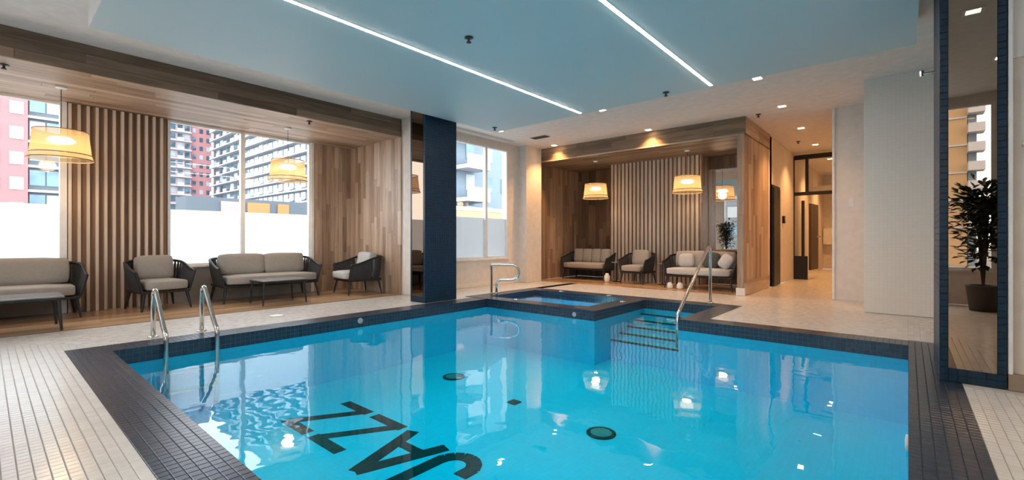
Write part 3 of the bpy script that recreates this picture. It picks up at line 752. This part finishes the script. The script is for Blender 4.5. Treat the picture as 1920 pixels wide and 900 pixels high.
jar(-3.88, 9.68, .14, .06, 'small white jar on the floor under the pillow sofa, left of two')
jar(-3.68, 9.72, .14, .07, 'small white jar on the floor under the pillow sofa, right of two')

# ================================================================== RAILS
def arc(c, r, a0, a1, n, ax, ay):
    c, ax, ay = Vector(c), Vector(ax), Vector(ay)
    return [tuple(c+ax*r*math.cos(a0+(a1-a0)*i/n)+ay*r*math.sin(a0+(a1-a0)*i/n)) for i in range(n+1)]
lad = empty('pool_ladder', (-6.1, 1.4, 0), label='pool ladder of two bent steel rails at the left pool edge', cat='ladder')
for y in (-.20, .25):
    pts = [(-.07, y, 0), (-.07, y, .44)] + arc((0, y, .44), .07, PI, PI*.20, 8, (1,0,0), (0,0,1))[1:] + [(.38, y, .14)] + arc((.36, y, .04), .10, PI*.25, 0, 4, (1,0,0), (0,0,1)) + [(.462, y, -.05), (.462, y, -.62), (.43, y, -.70)]
    rl = MB().tube(pts, .023, 12).build('rail', STEEL, lad, smooth=True)
    MB().lathe([(.05, 0), (.05, .006), (.025, .02)], (-.07, y, 0), 20).build('flange', STEEL, rl, smooth=True)
for z in (-.30, -.50): MB().box(.44, .52, -.19, .24, z, z+.02).build('tread', STEEL, lad, bevel=.004)
sr = empty('stair_handrail', (-2.50, 7.0, 0), label='sloping steel handrail going down the steps beside the spa', cat='handrail')
pts = [(0, .95, 0), (0, .95, .86)] + arc((0, .87, .86), .08, 0, PI*.80, 8, (0,1,0), (0,0,1))[1:] + [(0, -.40, .04)] + [(0, -.46, -.02), (0, -.49, -.10), (0, -.49, -.49)]
rl = MB().tube(pts, .025, 12).build('rail', STEEL, sr, smooth=True)
MB().lathe([(.055, 0), (.055, .006), (.028, .02)], (0, .95, 0), 20).build('flange', STEEL, sr, smooth=True)
sh = empty('spa_handrail', (-6.15, 6.55, 0), label='looped steel grab rail standing at the near left of the spa', cat='handrail')
pts = [(-.06, 0, 0), (-.06, 0, .52)] + arc((-.01, .0, .52), .05, PI, PI/2, 5, (.8,.6,0), (0,0,1))[1:] + arc((.27, .22, .42), .15, PI/2, -PI/2, 10, (.8,.6,0), (0,0,1)) + arc((.12, .10, .17), .10, PI/2, PI, 5, (.8,.6,0), (0,0,1)) + [(.04, .04, 0)]
MB().tube(pts, .023, 12).build('rail', STEEL, sh, smooth=True)
for x, y in ((-.06, 0), (.04, .04)): MB().lathe([(.04, 0), (.04, .006), (.02, .018)], (x, y, 0), 16).build('flange', STEEL, sh, smooth=True)

# ================================================================== PLANTS behind the camera (seen in the mirrors)
def plant(x, y, label, h=1.9):
    r = empty('potted_plant', (x, y, 0), label=label, cat='plant')
    MB().lathe([(.15, 0), (.19, .36), (.20, .38), (.17, .38), (.16, .33)], (0,0,0), 24).build('pot', POT, r, smooth=True)
    st = MB(); lf = MB()
    for i in range(13):
        a = random.uniform(0, 2*PI); lean = random.uniform(.08, .34)
        pts = [(0, 0, .33)] + [(lean*t*t*math.cos(a)+.02*math.sin(5*t+i), lean*t*t*math.sin(a), .33+(h-.45)*t*random.uniform(.93, 1)) for t in (.3, .6, .85, 1)]
        st.tube(pts, [.014, .012, .01, .008, .004], 5)
        for j in range(60):
            t = random.uniform(.35, 1.02); k = min(3, int(t*4)); p = Vector(pts[min(4, k+1)]).lerp(Vector(pts[k]), random.random())
            d = Vector((random.uniform(-1, 1), random.uniform(-1, 1), random.uniform(-.5, .7))).normalized(); L_ = random.uniform(.10, .18)
            sd = d.cross(Vector((0,0,1))).normalized()*L_*.28; p = p+d*random.uniform(.02, .30); n = len(lf.v)
            if y+p.y < -.78: continue
            mid = p+d*L_*.5+Vector((0,0,.015))
            lf.v += [tuple(p), tuple(mid+sd), tuple(p+d*L_), tuple(mid-sd), tuple(mid-Vector((0,0,.02)))]
            lf.f += [(n, n+1, n+4), (n+1, n+2, n+4), (n+2, n+3, n+4), (n+3, n, n+4)]
    st.build('stem', STEM, r); lf.build('foliage', LEAF, r, kind='stuff')
plant(.84, -.30, 'tall leafy plant in a dark pot seen in the right column mirror')
plant(-6.6, -.40, 'tall leafy plant in a dark pot at the back corner, seen in the far mirror')

# ================================================================== OUTSIDE
def facade(name, label, face, pos, a0, a1, z0, z1, fh, bay, wall, winmat, slab=None, win=(.5, .55), balc=0, depth=8, sgn=1, slabd=.3, cat='building', start=1.0, skipw=None, railmat=None):
    """face 'x': street face in plane x=pos (normal +x) spanning y; 'y': plane y=pos (normal -y) spanning x"""
    r = empty(name, (0,0,0), label=label, cat=cat)
    def P(nm, a, b, c, d, e0, e1, mat):
        if face == 'x': return piece(nm, pos+e0, pos+e1, a, b, c, d, mat, r)
        return piece(nm, a, b, pos-e1, pos-e0, c, d, mat, r)
    P('wall', a0, a1, z0, z1, -depth, 0, wall)
    nf = int((z1-start)/fh); nb = max(1, int(round((a1-a0)/bay))); bw = (a1-a0)/nb; cnt = 0
    for k in range(nf):
        z = start+k*fh
        for i in range(nb):
            if skipw and skipw(i, k): continue
            c = a0+(i+.5)*bw; ww = bw*win[0]/2
            P('window', c-ww, c+ww, z+fh*.28, z+fh*(.28+win[1]), -.05, .06, winmat if (i*7+k*5) % 4 else GLB2)
        if slab: P('balcony' if balc else 'slab', a0-.1, a1+.1, z, z+fh*.10, 0, slabd, slab)
        if balc:
            for i in range(nb):
                if (i+0) % balc == 0:
                    c = a0+(i+.5)*bw
                    P('balustrade', c-bw*.46, c+bw*.46, z+fh*.1, z+fh*.42, slabd-.08, slabd, railmat or slab)
    return r
PINK = plain('pink_brick', (.33, .15, .155), .8); PINKL = plain('pale_pink_panel', (.34, .26, .26), .7)
GLB = plain('blue_window_glass', (.10, .16, .21), .08, .6, noise=.3, scale=.5); GLB2 = plain('pale_window_blind', (.30, .33, .36), .4)
WSLAB = plain('white_balcony_slab', (.42, .42, .44), .6); GREYW = plain('grey_facade', (.13, .15, .175), .7)
SLATE = plain('slate_facade', (.09, .11, .13), .7); ORANGE = plain('orange_panel', (.42, .18, .06), .6)
BLUEF = plain('blue_grey_facade', (.14, .19, .235), .6); TANB = plain('tan_brick', (.42, .28, .15), .8); RAIL = plain('balcony_glass_rail', (.34, .42, .48), .2)
MB().box(-300, 60, -120, 200, -1.2, -1.0).build('ground', plain('street_asphalt', (.18, .18, .18), .9), kind='structure')
facade('apartment_building', 'pink brick apartment block outside the leftmost window', 'x', -80, -6, 3.5, -1, 34, 3.0, 1.9, PINK, GLB2, None, win=(.62, .5), depth=6, start=.2)
facade('office_block', 'blue glass block with white floor bands beside the pink brick block', 'x', -81, 3.6, 9.5, -1, 34, 3.0, 1.4, SLATE, GLB, WSLAB, win=(.9, .62), slabd=.4, depth=6, start=.9)
facade('apartment_tower', 'slim tower of white balconies and pale pink panels seen through the middle window', 'x', -184, 38, 46.0, -1, 70, 3.0, 2.1, PINKL, GLB, WSLAB, win=(.7, .6), balc=2, slabd=1.0, depth=10)
facade('apartment_tower', 'narrow pink brick tower with small windows seen left of the window post', 'x', -185, 46.2, 52.4, -1, 64, 3.0, 2.0, PINK, GLB, None, win=(.5, .5), depth=6)
facade('balcony_block', 'long grey block with rows of slanting white balconies behind the pendant lamp', 'y', 51, -178, -100, -1, 60, 3.0, 3.2, GREYW, GLB, WSLAB, win=(.8, .62), balc=2, slabd=1.2, depth=12, railmat=RAIL)
lb = empty('garage_building', (0,0,0), label='low slate building with orange doors above the frosted glass of the middle window', cat='building')
piece('wall', -66, -62, 15, 30.5, -1, 6.1, SLATE, lb)
for a, b in ((21.4, 24.0), (25.0, 26.4), (18.5, 20.6)): piece('garage_door', -62, -61.8, a, b, 3.9, 5.7, ORANGE if a > 21 else PINKL, lb)
facade('apartment_building', 'blue grey building with white balconies seen beyond the navy column', 'x', -32, 27, 42, -1, 26, 3.0, 2.6, BLUEF, GLB, None, win=(.45, .5), depth=5, start=2.0, skipw=lambda i, k: i > 2 and (i+k) % 2)
ab = empty('balcony_stack', (0,0,0), label='stack of white balconies outside the pool side window', cat='balcony')
for k in range(5):
    z = 4.6+k*3.0
    piece('balcony', -31.85, -29.9, 28.5, 31.4, z, z+.35, WSLAB, ab); piece('balustrade', -30.0, -29.9, 28.5, 31.4, z+.35, z+1.3, WSLAB, ab)
    piece('balustrade', -31.85, -30.0, 31.3, 31.4, z+.35, z+1.3, WSLAB, ab)
piece('column', -31.85, -31.5, 29.8, 30.1, -1, 4.6, WSLAB, ab)
rw = empty('roof_edge', (0,0,0), label='white parapet with a tan band above the frosted glass of the pool side window', cat='parapet')
piece('coping', -30.2, -30.0, 24, 42, 3.7, 4.05, WSLAB, rw); piece('panel', -30.2, -30.05, 24, 42, -1, 3.7, TANB, rw)
tb = empty('brick_building', (0,0,0), label='tan brick building seen in the right column mirror', cat='building')
piece('wall', -12, 3.55, -50, -42, -1, 34, TANB, tb)
for k in range(11): piece('band', -12, 3.55, -42, -41.9, 2+k*2.2, 2.12+k*2.2, WSLAB, tb)
tw = empty('balcony_tower', (0,0,0), label='white balcony tower seen in the right column mirror', cat='building')
piece('wall', 3.6, 4.1, -44, -42, -1, 40, BLUEF, tw)
for k in range(16): piece('balcony', 3.55, 4.5, -42.5, -41.0, 2+k*1.5, 2.7+k*1.5, WSLAB, tw)
facade('apartment_building', 'grey balcony building behind the back windows, seen only in reflections', 'y', -60, -40, -14, -1, 30, 3.0, 3.2, GREYW, GLB, WSLAB, win=(.7, .6), slabd=.6, depth=-8)
